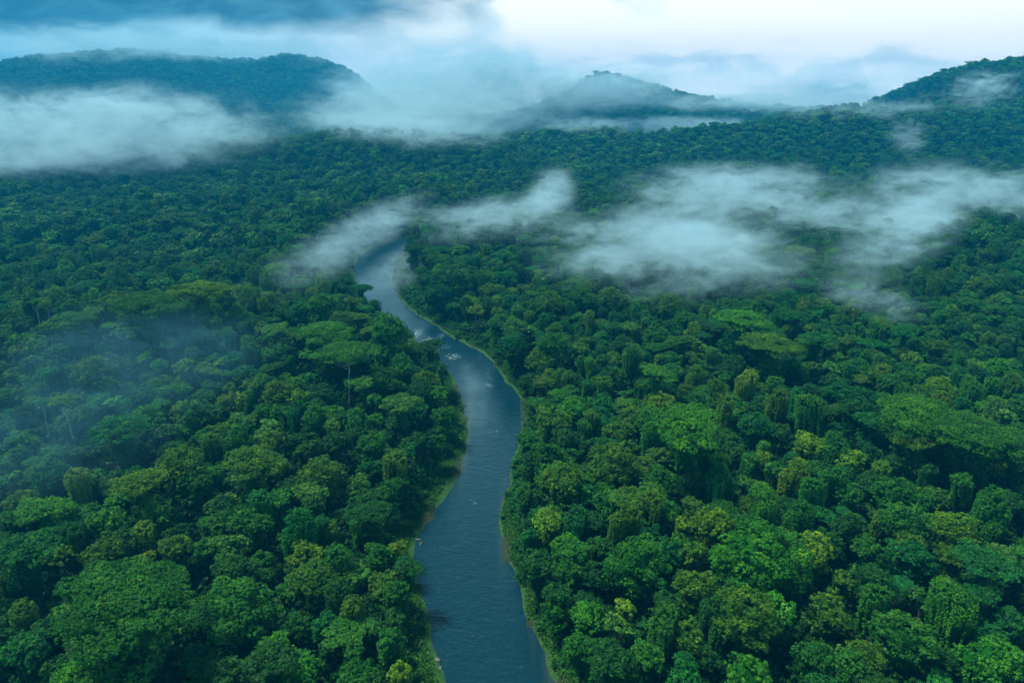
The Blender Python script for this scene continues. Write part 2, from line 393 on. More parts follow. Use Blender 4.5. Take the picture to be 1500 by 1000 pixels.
def make_lumpy(seed, R, height, lod=0):
    c = Crown(seed); rng = c.rng; ends = []; k = int(rng.integers(4, 8)); skirt(c, R, height*0.25, height-R*0.9, lod, inner=0.7)
    for i in range(k):
        a = i*6.283/k+rng.normal()*0.35; q = R*rng.uniform(0.35, 0.62)*(i > 0)
        sr = R*rng.uniform(0.36, 0.52)*(1.12 if i == 0 else 1); sh = sr*rng.uniform(0.8, 1.25)
        cc = np.array([q*math.cos(a), q*math.sin(a), height-sh-(q/R)**2*R*0.55-rng.uniform(0, 0.28)*R*(i > 0)])
        m = max(6, int(6+sr*4.0)) if lod == 0 else (5 if lod == 1 else 3)
        for p, d in envelope(rng, sr*0.82, sh*0.82, m, low=-0.6):
            r = (sr*rng.uniform(0.17, 0.36))*(1 if lod == 0 else 1.35)
            c.lobe(cc+p, r, r*rng.uniform(0.6, 0.9), ls=(0.33, 0.7, 1.4)[lod], dens=(1.4, 0.7, 0.4)[lod], low=-0.35, core=False, tr=(0.58, 1.0, 1.7)[lod])
        c.cores.append((cc, sr*0.68, sh*0.68)); ends.append(tuple(cc))
        if lod == 0 and rng.random() < 0.45:
            b0 = rng.uniform(0, 6.28)
            for j in range(int(3+sr*2)):
                b = b0+j*0.22; L = rng.uniform(1.5, 5.5); mm = max(3, int(L/0.55)); t = np.linspace(0, 1, mm)
                C = np.stack([cc[0]+sr*1.0*math.cos(b)*(1-0.1*t), cc[1]+sr*1.0*math.sin(b)*(1-0.1*t), cc[2]-t*L], 1)+rng.normal(size=(mm, 3))*0.12
                c.tuft(C, np.tile([math.cos(b), math.sin(b), 0.3], (mm, 1)), 0.45, 10, 0.28)
    return c.build(), trunk_geo(rng, height, 0.2+R*0.026, ends, 0.45)
def make_vine(seed, R, height, lod=0):
    """crown smothered in climbers: steep humps with curtains of leaves hanging down their sides"""
    c = Crown(seed); rng = c.rng; ends = []; k = int(rng.integers(2, 5)); 
    for i in range(k):
        a = rng.uniform(0, 6.283); q = R*rng.uniform(0.3, 0.55)*(i > 0)
        sr = R*rng.uniform(0.38, 0.55)*(1.15 if i == 0 else 1); top = height-rng.uniform(0, 0.45)*R*2*(i > 0)
        cc = np.array([q*math.cos(a), q*math.sin(a), top-sr*0.7])
        for p, d in envelope(rng, sr*0.8, sr*0.7, max(5, int(4+sr*2.5)) if lod == 0 else 5, low=0.0):
            r = sr*rng.uniform(0.28, 0.4)
            c.lobe(cc+p, r, r*0.8, ls=(0.31, 0.7, 1.3)[lod], dens=(1.3, 0.7, 0.4)[lod], core=False, tr=(0.55, 1.0, 1.6)[lod])
        drop = rng.uniform(0.45, 0.75)*top
        ns = int((9+sr*6)*(1, 0.5, 0.3)[lod])
        for j in range(ns):                                     # hanging strands
            b = j*6.283/ns+rng.normal()*0.1; L = drop*rng.uniform(0.35, 1.0); m = max(3, int(L/(0.6, 1.1, 2.0)[lod]))
            t = np.linspace(0, 1, m); rad = sr*(0.92+0.12*np.sin(b*3+t*4+i))*(1-0.18*t)
            C = np.stack([cc[0]+rad*math.cos(b), cc[1]+rad*math.sin(b), cc[2]-t*L], 1)+rng.normal(size=(m, 3))*0.12
            D = np.tile([math.cos(b), math.sin(b), 0.35], (m, 1))
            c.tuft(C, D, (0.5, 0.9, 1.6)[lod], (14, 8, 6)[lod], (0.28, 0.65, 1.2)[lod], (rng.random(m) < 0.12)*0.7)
        c.cores.append((cc-np.array([0, 0, drop*0.42]), sr*0.78, drop*0.5+sr*0.3)); ends.append(tuple(cc))
    return c.build(), trunk_geo(rng, height, 0.3+R*0.04, ends, 0.35)
def make_airy(seed, R, height, lod=0):
    """open crown: separate sprays of larger leaves at the branch ends"""
    c = Crown(seed); rng = c.rng; H = R*0.8; cz = height-H; ends = []
    for p, d in envelope(rng, R*0.8, H*0.85, int(12+R*1.5), low=-0.3):
        q = np.array([0, 0, cz])+p*rng.uniform(0.75, 1.05); r = R*rng.uniform(0.15, 0.24)
        c.lobe(q, r, r*0.75, ls=0.55, dens=0.75, core=False, tr=0.6)
        if rng.random() < 0.6: ends.append(tuple(q))
    c.cores.append((np.array([0, 0, cz-H*0.1]), R*0.45, H*0.4))
    return c.build(), trunk_geo(rng, height, 0.22+R*0.035, ends[:10], 0.5)
def make_palm(seed, R, height):
    c = Crown(seed); rng = c.rng; P, N, S = [], [], []
    V, F, o = [], [], 0
    for k in range(18):
        a = k*2.39996; e = rng.uniform(0.1, 1.1); L = R*rng.uniform(0.85, 1.1)
        t = np.linspace(0.08, 1, 16); r = L*t*math.cos(e*0.6); z = height+L*(t*math.sin(e)-0.75*t**2)
        for i in range(len(t)):
            p = np.array([r[i]*math.cos(a), r[i]*math.sin(a), z[i]]); side = np.array([-math.sin(a), math.cos(a), 0]); out = np.array([math.cos(a), math.sin(a), 0])
            ln = 0.34*R*math.sin(math.pi*min(1, t[i]*0.85+0.12))+0.15
            for sg in (-1, 1):
                tip = p+side*sg*ln+out*ln*0.45-np.array([0, 0, ln*0.35]); wd = out*0.10*R*0.4
                V += [p, p+wd, tip, tip-wd*0.2]; F.append([o, o+1, o+2, o+3]); o += 4
    V = np.array(V); F = np.array(F); lv = np.repeat(rng.random(len(F)), 4)
    return (V, F, lv, np.zeros(len(V))), tube([(0, 0, -1), (0.2, 0.1, height*0.5), (0, 0, height)], [0.3, 0.2, 0.17], 7)

def hill_fn(): pass
# library: kind -> list of (radius, height, crown mesh, trunk mesh)
LIB = {}
def crown_mesh(name, g): V, F, lv, yg = g; return mesh_np(name, V, F, [M_LEAF], attr={'lv': lv, 'young_highlight': yg})
def lib_add(kind, R, height, geo, bark=M_BARK):
    g, t = geo
    cm = crown_mesh(kind+'_crown', g); tm = mesh_np(kind+'_trunk', t[0], t[1], [bark], smooth=True)
    LIB.setdefault(kind, []).append((R, height, cm, tm, geo))
for i, (R, h) in enumerate([(4.5, 17), (5.0, 19), (6.5, 21), (7.5, 23), (8.5, 24), (9.5, 25), (12, 30)]): lib_add('domed', R, h, make_dome(100+i, R, h))
for i, (R, h) in enumerate([(4.5, 19), (6.5, 23), (8.5, 26), (11, 29), (14, 32), (17, 33)]): lib_add('umbrella', R, h, make_umbrella(200+i, R, h, flat=(0.34, 0.34, 0.36, 0.32, 0.30, 0.26)[i]))
for i, (R, h) in enumerate([(3.2, 14), (4.0, 16), (4.6, 17), (5.0, 18), (5.5, 19), (6.2, 20), (6.6, 21), (7.3, 23), (8.2, 24), (8.6, 24), (10.5, 27)]): lib_add('broadleaf', R, h, make_lumpy(300+i, R, h))
for i, (R, h) in enumerate([(2.4, 16), (3.2, 18), (3.6, 18), (4.2, 20), (4.8, 21), (5.4, 22), (6.0, 23), (7.6, 25), (8.4, 26)]): lib_add('vine', R, h, make_vine(400+i, R, h))
for i, (R, h) in enumerate([(3.4, 18), (5.0, 20), (5.6, 21)]): lib_add('airy', R, h, make_airy(500+i, R, h))
lib_add('palm', 3.6, 13, make_palm(600, 3.6, 12.5))
for i, (R, h) in enumerate([(3.6, 24), (5.0, 27)]): lib_add('tall', R, h, make_umbrella(650+i, R, h, flat=0.42, ends_n=5), M_PALE)
lib_add('tallbig', 14, 33, make_umbrella(690, 14, 33, flat=0.24), M_PALE)

# ------------------------------------------------------------------ ground sheet (reaches the horizon)
M_GROUND, t, out = new_mat('forest_floor')
gp = t.node('ShaderNodeNewGeometry').outputs['Position']
gn = t.noise(gp, 0.35, 6, 0.65); gl = t.noise(gp, 0.02, 4, 0.5)
gc = t.mix(t.ss(gn, 0.35, 0.65), (0.012, 0.022, 0.010, 1), (0.022, 0.055, 0.016, 1))
gc = t.mix(t.ss(gl, 0.4, 0.65), gc, (0.030, 0.034, 0.018, 1))
bp = t.node('ShaderNodeBump'); bp.inputs['Distance'].default_value = 0.8; t.put(bp.inputs['Height'], gn)
principled(t, out, gc, 0.95, 0.1, bp.outputs[0])
def axis(lo, hi, fine_lo, fine_hi, st, grow):
    a = list(np.arange(fine_lo, fine_hi, st)); s = st; v = a[-1]
    while v < hi: s *= grow; v += s; a.append(v)
    s = st; v = a[0]
    while v > lo: s *= grow; v -= s; a.insert(0, v)
    return np.array(a)
gx = axis(-3600, 3600, -260, 300, 7, 1.06); gy = axis(-600, 2950, 40, 900, 7, 1.035)
GX, GY = np.meshgrid(gx, gy); GZ = ground_z(GX, GY)
GV = np.stack([GX.ravel(), GY.ravel(), GZ.ravel()], 1); nx = len(gx)
ii = (np.arange(len(gy)-1)[:, None]*nx+np.arange(nx-1)[None]).ravel()
tag(link('ground', mesh_np('ground', GV, np.stack([ii, ii+1, ii+nx+1, ii+nx], 1), [M_GROUND], smooth=True)), 'dark forest floor under the trees, rising into hills', kind='structure')

# ------------------------------------------------------------------ river water
nC = 29
sL = LE-LN*(-2.5); sR = RE-RN*(-2.5)
tt = np.linspace(0, 1, nC)
# resample along the river to about 1.2 m
def resample(E, Ns):
    u = np.linspace(0, len(E)-1, Ns); i = np.clip(np.floor(u).astype(int), 0, len(E)-2); f = (u-i)[:, None]; return E[i]*(1-f)+E[i+1]*f
NS = len(LE)
WX = sL[:, None]*(1-tt[None, :, None])+sR[:, None]*tt[None, :, None]
WV = np.concatenate([WX.reshape(-1, 2), np.zeros((NS*nC, 1))], 1)
ii = (np.arange(NS-1)[:, None]*nC+np.arange(nC-1)[None]).ravel()
PXW, PYW, DW = project(WV)
foam = np.zeros(len(WV)); calm = np.zeros(len(WV)); shal = np.zeros(len(WV))
def blob(px, py, w, h, a): 
    c = at_z(px, py, 0)[:2]; sx = w*project(np.array([c[0], c[1], 0.]))[2]/1000; sy = abs(at_z(px, py-h/2, 0)[1]-at_z(px, py+h/2, 0)[1])
    return a*np.exp(-((WV[:, 0]-c[0])/sx)**2-((WV[:, 1]-c[1])/sy)**2)
for px, py, bw_, bh_, a in [(612,488,10,10,.95),(628,498,12,8,.9),(645,492,10,6,.8),(652,508,12,6,.75),(664,522,16,7,.85),(680,514,10,5,.6),(668,502,14,8,.5),(716,564,7,4,.9),(712,556,10,6,.4),
                          (692,734,9,9,.7),(722,632,12,4,.75),(734,628,8,3,.6),(738,650,8,3,.4),(718,608,10,3,.4),(700,700,25,5,.45),(655,500,30,8,.5),(640,480,26,8,.45),(700,545,30,6,.4),(720,580,26,6,.4),(705,650,26,5,.45),(690,720,20,5,.5),(670,535,14,5,.6),(590,455,14,6,.5),(560,420,16,5,.35),(730,670,16,4,.4),(690,745,14,4,.5),(606,478,10,6,.5),(748,600,8,5,.35),(720,690,14,4,.4)]: foam = np.maximum(foam, blob(px, py, bw_*1.5, bh_*1.6, min(1, a*1.15)))
for px, py, bw_, bh_, a in [(690,560,16,40,1),(702,590,14,40,.8),(545,400,14,40,.7),(690,690,14,60,.5),(720,720,18,22,.5)]: calm = np.maximum(calm, blob(px, py, bw_, bh_, a))
for px, py, bw_, bh_, a in [(684,632,6,50,1),(680,665,5,30,.8),(737,765,5,50,.9),(806,975,9,50,.8),(780,925,5,40,.4),(615,500,14,10,.5)]: shal = np.maximum(shal, blob(px, py, bw_, bh_, a))
M_WATER, t, out = new_mat('river_water')
wp = t.node('ShaderNodeNewGeometry').outputs['Position']
A = lambda nm: t.node('ShaderNodeAttribute', attribute_type='GEOMETRY', attribute_name=nm).outputs['Fac']
fo, ca, sh = A('foam'), A('calm'), A('shallow')
nfine = t.noise(t.vm('MULTIPLY', wp, (0.75, 1.15, 1.0)), 0.55, 5, 0.6, 0.5)
nmid = t.noise(t.vm('MULTIPLY', wp, (1.0, 1.6, 1.0)), 0.16, 4, 0.55, 0.8)
nbig = t.noise(wp, 0.028, 3, 0.5, 0.6)
wav = t.node('ShaderNodeBump'); wav.inputs['Distance'].default_value = 0.5
t.put(wav.inputs['Height'], t.m('ADD', nfine, t.m('MULTIPLY', nmid, 1.2)))
t.put(wav.inputs['Strength'], t.m('MULTIPLY', t.ss(nbig, 0.3, 0.7, 0.28, 0.5), t.m('SUBTRACT', 1.0, t.m('MULTIPLY', ca, 0.7))))
wc = t.mix(t.m('MULTIPLY', sh, 0.55), (0.003, 0.024, 0.036, 1), (0.045, 0.060, 0.038, 1))
fn = t.noise(t.vm('MULTIPLY', wp, (0.7, 1.0, 1.0)), 1.1, 6, 0.75, 0.8)
fmask = t.ss(t.m('ADD', t.m('MULTIPLY', fo, 0.33), fn), 0.80, 0.98)
ripl = t.m('MULTIPLY', t.ss(fn, 0.60, 0.74), 0.16)
fm = t.m('MAXIMUM', fmask, ripl)
wb = principled(t, out, t.mix(fm, wc, (0.32, 0.44, 0.47, 1)), t.m('ADD', 0.10, t.m('MULTIPLY', fm, 0.5)), 0.5, wav.outputs[0])
wb.inputs['IOR'].default_value = 1.333
tag(link('river', mesh_np('river', WV, np.stack([ii, ii+1, ii+nC+1, ii+nC], 1), [M_WATER], attr={'foam': foam, 'calm': calm, 'shallow': shal}, smooth=True)), 'slate blue river winding through the forest with white riffles', kind='structure')

# ------------------------------------------------------------------ river banks
M_BANK, t, out = new_mat('bank_soil')
bpz = t.node('ShaderNodeNewGeometry').outputs['Position']; bs = t.node('ShaderNodeSeparateXYZ'); t.put(bs.inputs[0], bpz)
bn = t.noise(bpz, 0.9, 6, 0.65)
bc = t.mix(t.ss(bn, 0.38, 0.62), (0.012, 0.056, 0.009, 1), (0.026, 0.080, 0.012, 1))
wet = t.ss(t.m('ADD', bs.outputs[2], t.m('MULTIPLY', t.m('SUBTRACT', bn, 0.5), 0.5)), -0.05, 0.16)
bc = t.mix(wet, (0.045, 0.042, 0.032, 1), bc)
bb = t.node('ShaderNodeBump'); bb.inputs['Distance'].default_value = 0.4; t.put(bb.inputs['Height'], bn)
principled(t, out, bc, 0.9, 0.2, bb.outputs[0])
for nm, E, Nn, side in (('left', LE, LN, 0), ('right', RE, RN, 1)):
    prof = [(-5, -1.6), (-1.5, -0.35), (-0.3, 0.0), (0.6, 0.35), (2, 0.8), (4, 1.15), (7, 1.35), (11, 1.5), (16, 1.4), (22, 0.2)]
    V = []
    for o_, z_ in prof:
        p = E+Nn*o_; zz = z_+(fbm(p[:, 0]/3.0, p[:, 1]/3.0, 3)-0.5)*(0.5 if o_ > 0.5 else 0.15); V.append(np.stack([p[:, 0], p[:, 1], zz], 1))
    V = np.stack(V, 1).reshape(-1, 3); k = len(prof)
    ii = (np.arange(len(E)-1)[:, None]*k+np.arange(k-1)[None]).ravel()
    tag(link('riverbank', mesh_np('riverbank', V, np.stack([ii, ii+1, ii+k+1, ii+k], 1), [M_BANK], smooth=True)), f'grassy {nm} bank sloping into the river', kind='structure')

# ------------------------------------------------------------------ trees read from the photograph
# px py width kind tint ; kinds D domed, U umbrella, B broadleaf, V vine draped, A airy, P palm, T tall pale trunk
TINT = {'g': (0.017, 0.108, 0.010), 'd': (0.011, 0.072, 0.011), 't': (0.010, 0.096, 0.019), 'b': (0.028, 0.155, 0.009), 'y': (0.068, 0.172, 0.008),
        'o': (0.036, 0.118, 0.009), 'p': (0.038, 0.140, 0.019)}
TREES = """
290 436 78 U y;215 458 112 U g;172 441 42 D o;105 478 72 U g;176 481 32 A p;52 447 18 T g;66 446 16 T o;134 540 66 B o;266 531 34 B y;248 503 26 A p
26 510 30 B o;14 548 28 B o;10 578 32 B g;55 572 32 B g;95 588 38 T o;60 592 22 T g;127 597 42 B o;213 600 52 B b;274 594 46 B y;302 574 32 B g
172 636 80 U t;262 666 80 B o;62 690 62 B t;106 700 40 V y;197 690 26 B o;64 742 64 U b;212 708 72 U o;226 736 56 B b;160 752 64 B b;282 704 56 B g
34 726 46 B o;36 806 100 U t;150 800 66 B o;252 792 50 B o;12 757 36 B g;212 816 32 B y;200 838 68 B o;162 905 200 U g;140 822 40 B o;128 980 98 B b
212 978 52 A g;28 948 74 B t;350 873 114 D g;336 832 62 B d;462 830 88 B o;398 943 52 B b;440 977 64 B b;527 882 46 V o;576 862 42 B g
430 906 46 B d;480 908 42 B t;480 944 36 B d;520 946 42 B g;526 984 62 B g;584 977 38 B y;340 997 22 B y;338 968 60 B d;572 934 46 B g
402 642 50 B o;362 680 86 U o;466 690 72 B o;452 722 56 B p;434 757 66 V t;466 762 26 V t;492 770 24 V o;521 766 30 V g;557 733 19 V b;576 664 44 V o
566 712 52 B g;526 701 46 B p;366 758 72 B g;336 792 58 B p;320 736 42 B d;444 806 58 B y;546 802 46 B g;584 800 36 B y;386 812 36 B g
479 496 86 U b;505 524 94 X g;540 513 20 A y;403 481 40 U p;405 508 32 B g;558 480 88 B g;470 443 62 B g;502 465 46 B o;438 450 40 B t
590 523 46 B g;634 513 46 U d;594 593 60 U p;556 548 50 B g;615 556 50 B d;642 537 40 B d;348 580 42 B y;406 563 46 B o;433 578 32 B y;457 604 52 B g
520 602 46 B g;400 602 44 B g;622 553 42 B o;650 600 38 B g;640 640 36 B g;615 640 42 B d;540 640 44 B g;490 640 46 B d;440 640 44 B d
615 415 52 B t;642 432 46 B t;698 449 30 A y;660 400 62 B g;716 420 32 B o;775 445 30 B g;804 437 46 B o;712 484 56 B g;756 476 46 B p;750 496 52 B t
802 498 66 B g;814 478 26 V o;790 520 42 B o;812 548 30 V o;836 545 26 V o;866 530 22 V b;886 555 26 V o;862 556 22 V g;840 572 30 B g;780 552 46 B d
746 526 32 B d;840 592 52 B b;886 586 42 B t;850 426 46 B g;866 460 24 V o;896 430 42 B o
1087 477 90 U b;1128 512 86 U o;985 440 46 B o;1002 462 40 B g;955 480 46 B g;1012 480 28 V y;1100 446 46 B g;1156 434 46 B t;1150 456 46 B t
1190 502 48 U t;958 552 48 U b;962 584 52 B y;1016 520 32 B o;1024 541 36 V o;1100 552 52 V y;1142 580 42 V o;1020 584 38 V g;1056 592 36 V o
925 520 44 V g;906 546 40 B d;1155 481 22 V o;1166 530 32 B g;1215 485 28 B g;1240 495 36 B o;1268 514 38 B g;1255 530 42 B g;1270 546 24 B y
1376 505 32 B o;1466 534 48 B b;1381 556 46 B y;1340 520 30 B y;1406 545 30 B g;1420 565 32 V g;1480 495 28 B o;1230 570 42 B t;1300 555 38 B g
1330 548 36 B g;1380 585 42 V y;1332 611 108 U b;1272 616 42 U t;1428 655 140 U g;1490 668 56 U g;1351 655 58 U o;1246 664 46 B y;1300 712 66 D g
1334 757 70 D g;1330 786 52 D o;1404 757 76 B y;1452 728 62 V g;1486 725 50 B d;1246 716 44 B g;1250 757 62 B d;1292 750 34 V o;1360 690 34 V d
1422 618 32 B g;1440 610 30 B o;1480 606 30 A p;1270 655 40 B d;1010 634 114 U b;1050 628 32 B g;1106 618 48 D t;1118 650 20 V b;1146 630 38 B d
1180 638 48 B y;1216 640 42 V g;1188 594 58 V g;1126 668 28 V y;1162 684 52 V y;1192 712 40 V g;1124 720 66 V b;1056 694 54 V t;1008 700 52 B d
1112 795 124 D b;1046 764 58 B y;1000 765 36 B y;1222 690 42 V g;900 668 78 D o;830 690 78 B o;856 706 48 D g;800 660 46 B g;808 606 58 B o
842 588 34 B g;868 606 28 V o;910 620 48 B o;960 606 62 B b;802 757 48 B y;908 752 52 V o;870 752 46 B d;954 730 46 V o;966 692 48 B g;774 640 40 B g
772 712 36 D g;948 775 38 D t;934 813 98 D g;918 884 34 A y;905 912 38 A p;1018 848 62 B o;980 880 48 B d;857 894 52 B b;790 816 56 B d;832 830 44 B g
802 872 48 B d;890 958 84 B d;950 950 52 B g;1005 982 78 B t;832 958 52 B g;800 905 36 B g;1036 955 38 D d;1098 893 98 D o;1105 978 68 D b;1218 880 74 B o
1190 955 60 B g;1258 950 64 B o;1196 800 72 B y;1270 796 54 B g;1317 856 44 P t;1394 876 88 V b;1326 920 88 D g;1455 954 104 B b;1456 826 80 U t
1332 806 66 B t;1396 808 52 B o;1290 850 46 U d;1492 900 50 B t;1500 958 42 B d;1180 745 52 V g;1230 845 40 B o;1070 845 40 B g;1150 850 44 B d
700 560 1 S g
"""
KIND = {'D': 'domed', 'U': 'umbrella', 'B': 'broadleaf', 'V': 'vine', 'A': 'airy', 'P': 'palm', 'T': 'tall', 'X': 'tallbig'}
def pick(kind, R, rng):
    L = LIB[kind]; d = [abs(math.log(v[0]/R))+rng.random()*0.22 for v in L]; return int(np.argmin(d))
PL = []          # placed trees: dict x y z s R kind var tint px w
prng = np.random.default_rng(5)
for row in TREES.replace('\n', ';').split(';'):
    f = row.split()
    if len(f) != 5 or f[3] == 'S': continue
    px, py, wd = float(f[0]), float(f[1]), float(f[2]); kind = KIND[f[3]]
    zc, R = 20.0, 6.0
    for _ in range(6):
        p = at_z(px, py, zc); dep = project(p)[2]; R = wd*0.5*dep/FPX*0.97
        var = pick(kind, R, np.random.default_rng(int(px*7+py))); v = LIB[kind][var]; s = R/v[0]
        g = float(ground_z(np.array([p[0]]), np.array([p[1]]))[0]); zc = 0.5*zc+0.5*(g+v[1]*s-v[0]*s*0.42)
    # keep trunks off the water
    d, bw = river_dist(p[:2][None]); 
    if d[0] < 1.5+0.35*R and d[0] < 30:
        e = 1.5+0.35*R-d[0]; j = np.linalg.norm(LE-p[:2], axis=1).argmin(); k = np.linalg.norm(RE-p[:2], axis=1).argmin()
        nn = LN[j] if np.linalg.norm(LE[j]-p[:2]) < np.linalg.norm(RE[k]-p[:2]) else RN[k]; p[:2] += nn*e
    PL.append(dict(x=p[0], y=p[1], z=float(ground_z(np.array([p[0]]), np.array([p[1]]))[0]), s=s, sz=prng.uniform(0.95, 1.05), R=R, kind=kind, var=var, tint=f[4], px=px, py=py, w=wd, hero=True, rot=prng.uniform(0, 6.28)))
print('heroes', len(PL))
# ------------------------------------------------------------------ trees that fill the forest between and behind them
def jitter_grid(x0, x1, y0, y1, st, rng):
    xs = np.arange(x0, x1, st); ys = np.arange(y0, y1, st*0.87); A_, B_ = np.meshgrid(xs, ys)
    A_ = A_+(np.arange(len(ys)) % 2)[:, None]*st*0.5
    A_ = A_+rng.uniform(-0.36, 0.36, A_.shape)*st; B_ = B_+rng.uniform(-0.36, 0.36, B_.shape)*st
    return np.stack([A_.ravel(), B_.ravel()], 1)
frng = np.random.default_rng(9)
HX = np.array([[t_['x'], t_['y'], t_['R']] for t_ in PL])
KINDS_F = ['broadleaf']*9+['vine']*6+['domed']*3+['umbrella']*2+['airy']*2
TF = list('gggggddddddtttooobp')
def fill(Pts, rlo, rhi, gap, lib, nearlib):
    Pts = Pts[np.abs(Pts[:, 0]) < Pts[:, 1]*0.95+120]
    d, bw = river_dist(Pts); 
    R = frng.uniform(rlo, rhi, len(Pts))*(0.85+0.35*frng.random(len(Pts))**3)
    ok = d > bw*0.9+0.45*R+np.where((Pts[:, 1] > 330) & (Pts[:, 1] < 640) & (Pts[:, 0] < -40), 7.0, 0.0); Pts, R, d = Pts[ok], R[ok], d[ok]
    near = Pts[:, 1] < 420; keep = np.ones(len(Pts), bool)
    for i in np.where(near)[0]:
        q = np.linalg.norm(HX[:, :2]-Pts[i], axis=1)-(HX[:, 2]+R[i])*gap
        if (q < 0).any(): keep[i] = False
        for t_ in PL:                                            # leave the bare trunks in view
            if t_['kind'] in ('tall', 'tallbig'):
                v_ = Pts[i]-np.array([t_['x'], t_['y']]); a_ = np.array([-t_['x'], -t_['y']])/math.hypot(t_['x'], t_['y']); l_ = v_@a_
                if -3 < l_ < 26 and abs(v_[0]*a_[1]-v_[1]*a_[0]) < R[i]+1.5: keep[i] = False
    return Pts[keep], R[keep]
fills = []
P1, R1 = fill(jitter_grid(-420, 420, 55, 420, 8.6, frng), 3.6, 5.6, 0.66, None, None)
P2_, R2_ = fill(jitter_grid(-1000, 1000, 420, 1000, 9.8, frng), 3.8, 8.4, 0, None, None)
P3, R3 = fill(jitter_grid(-2600, 2600, 1000, 2900, 11.8, frng), 4.8, 9.6, 0, None, None)
FP = np.vstack([P1, P2_, P3]); FR = np.concatenate([R1, R2_, R3])
FZ = ground_z(FP[:, 0], FP[:, 1])
# drop trees standing well below the sight line from anywhere near the camera (behind ridges)
def hidden(P, Z, eye):
    hid = np.zeros(len(P), bool)
    for fr in np.linspace(0.35, 0.97, 32):
        q = eye[:2]+(P-eye[:2])*fr; line = eye[2]+(Z+34-eye[2])*fr
        hid |= terrain(q[:, 0], q[:, 1])+8 > line
    return hid
far = FP[:, 1] > 900
h = np.zeros(len(FP), bool)
h[far] = hidden(FP[far], FZ[far], np.array([0, 0, CAM_Z+25.]))
FP, FR, FZ = FP[~h], FR[~h], FZ[~h]
print('fill trees', len(FP))
for i in range(len(FP)):
    kind = KINDS_F[frng.integers(len(KINDS_F))]; R = FR[i]
    if kind in ('umbrella', 'domed'): R *= 1.2
    var = pick(kind, R, frng); v = LIB[kind][var]
    P_, Q_, D_ = project(np.array([FP[i, 0], FP[i, 1], FZ[i]+v[1]*0.8]))
    sz_ = frng.uniform(0.62, 1.0) if FP[i, 1] < 420 else frng.uniform(0.66, 1.22)
    sz_ = min(sz_, 26.0/(v[1]*R/v[0]))
    PL.append(dict(x=FP[i, 0], y=FP[i, 1], z=FZ[i], s=R/v[0], sz=sz_, R=R, kind=kind, var=var, tint=TF[frng.integers(len(TF))],
                   px=float(P_), py=float(Q_), w=float(2000*R/D_), hero=False, rot=frng.uniform(0, 6.28)))

# individuals: every tree read from the photograph, then the largest others in view
N_IND = 330
inview = lambda t_: -10 < t_['px'] < 1510 and 0 < t_['py'] < 1015
order = sorted([t_ for t_ in PL if not t_['hero'] and inview(t_)], key=lambda t_: -t_['w'])
heroes = [t_ for t_ in PL if t_['hero']]
IND = heroes+order[:max(0, N_IND-len(heroes))]
for t_ in IND: t_['ind'] = True
REST = [t_ for t_ in PL if not t_.get('ind')]

# ---- labels that single out each tree
SHAPE = {'domed': 'domed tree', 'umbrella': 'umbrella-crowned tree', 'broadleaf': 'lumpy tree', 'vine': 'climber-draped tree', 'airy': 'open-crowned tree', 'palm': 'palm', 'tall': 'pale-trunked tree', 'tallbig': 'pale-trunked umbrella tree'}
COLR = {'g': 'green', 'd': 'dark green', 't': 'blue-green', 'b': 'bright green', 'y': 'yellow-green', 'o': 'olive', 'p': 'pale green'}
def bucket(t_):
    d, _ = river_dist(np.array([[t_['x'], t_['y']]])); d = d[0]
    side = 'left-bank' if t_['px'] < 715 or (t_['py'] < 470 and t_['px'] < 570) else 'right-bank'
    row = 'bottom-edge' if t_['py'] > 900 else 'near' if t_['py'] > 740 else 'middle' if t_['py'] > 580 else 'farther' if t_['py'] > 470 else 'misty'
    where = ' by the water' if d < 17 else ' well inland' if d > 75 else ' a little inland'
    size = 'huge ' if t_['w'] > 96 else 'large ' if t_['w'] > 62 else 'small ' if t_['w'] < 34 else 'mid-sized '
    if t_['kind'] in ('palm', 'tallbig'): size = ''
    return size+COLR[t_['tint']]+' '+SHAPE[t_['kind']]+' in the '+row+' '+side+' forest'+where
for t_ in IND: t_['b'] = bucket(t_)
ORD = ['first', 'second', 'third', 'fourth', 'fifth', 'sixth', 'seventh', 'eighth', 'ninth', 'tenth', 'eleventh', 'twelfth']
groups = {}
for t_ in IND: groups.setdefault(t_['b'], []).append(t_)
for b, L in groups.items():
    L.sort(key=lambda q: q['px'])
    for i, t_ in enumerate(L):
        n = len(L)
        if n == 1: t_['label'] = b
        elif n == 2: t_['label'] = b+(', left of two', ', right of two')[i]
        else: t_['label'] = b+', '+('leftmost' if i == 0 else 'rightmost' if i == n-1 else ORD[i]+' from left')
NAME = {'domed': 'domed_tree', 'umbrella': 'umbrella_tree', 'broadleaf': 'broadleaf_tree', 'vine': 'vine_draped_tree', 'airy': 'open_crowned_tree', 'palm': 'palm_tree', 'tall': 'pale_trunk_tree', 'tallbig': 'pale_trunk_tree'}
GRP = {'domed': 'domed trees in the forest', 'umbrella': 'umbrella-crowned trees in the forest', 'broadleaf': 'broad-leaved trees in the forest', 'vine': 'climber-draped trees in the forest', 'airy': 'open-crowned trees in the forest', 'palm': 'palms in the forest', 'tall': 'pale-trunked trees in the forest', 'tallbig': 'pale-trunked trees in the forest'}
jr = random.Random(4)
def tinted(c, r=0.12): k = 1+jr.uniform(-r, r); return (c[0]*k*(1+jr.uniform(-.15, .15)), c[1]*k, c[2]*k*(1+jr.uniform(-.15, .15)))
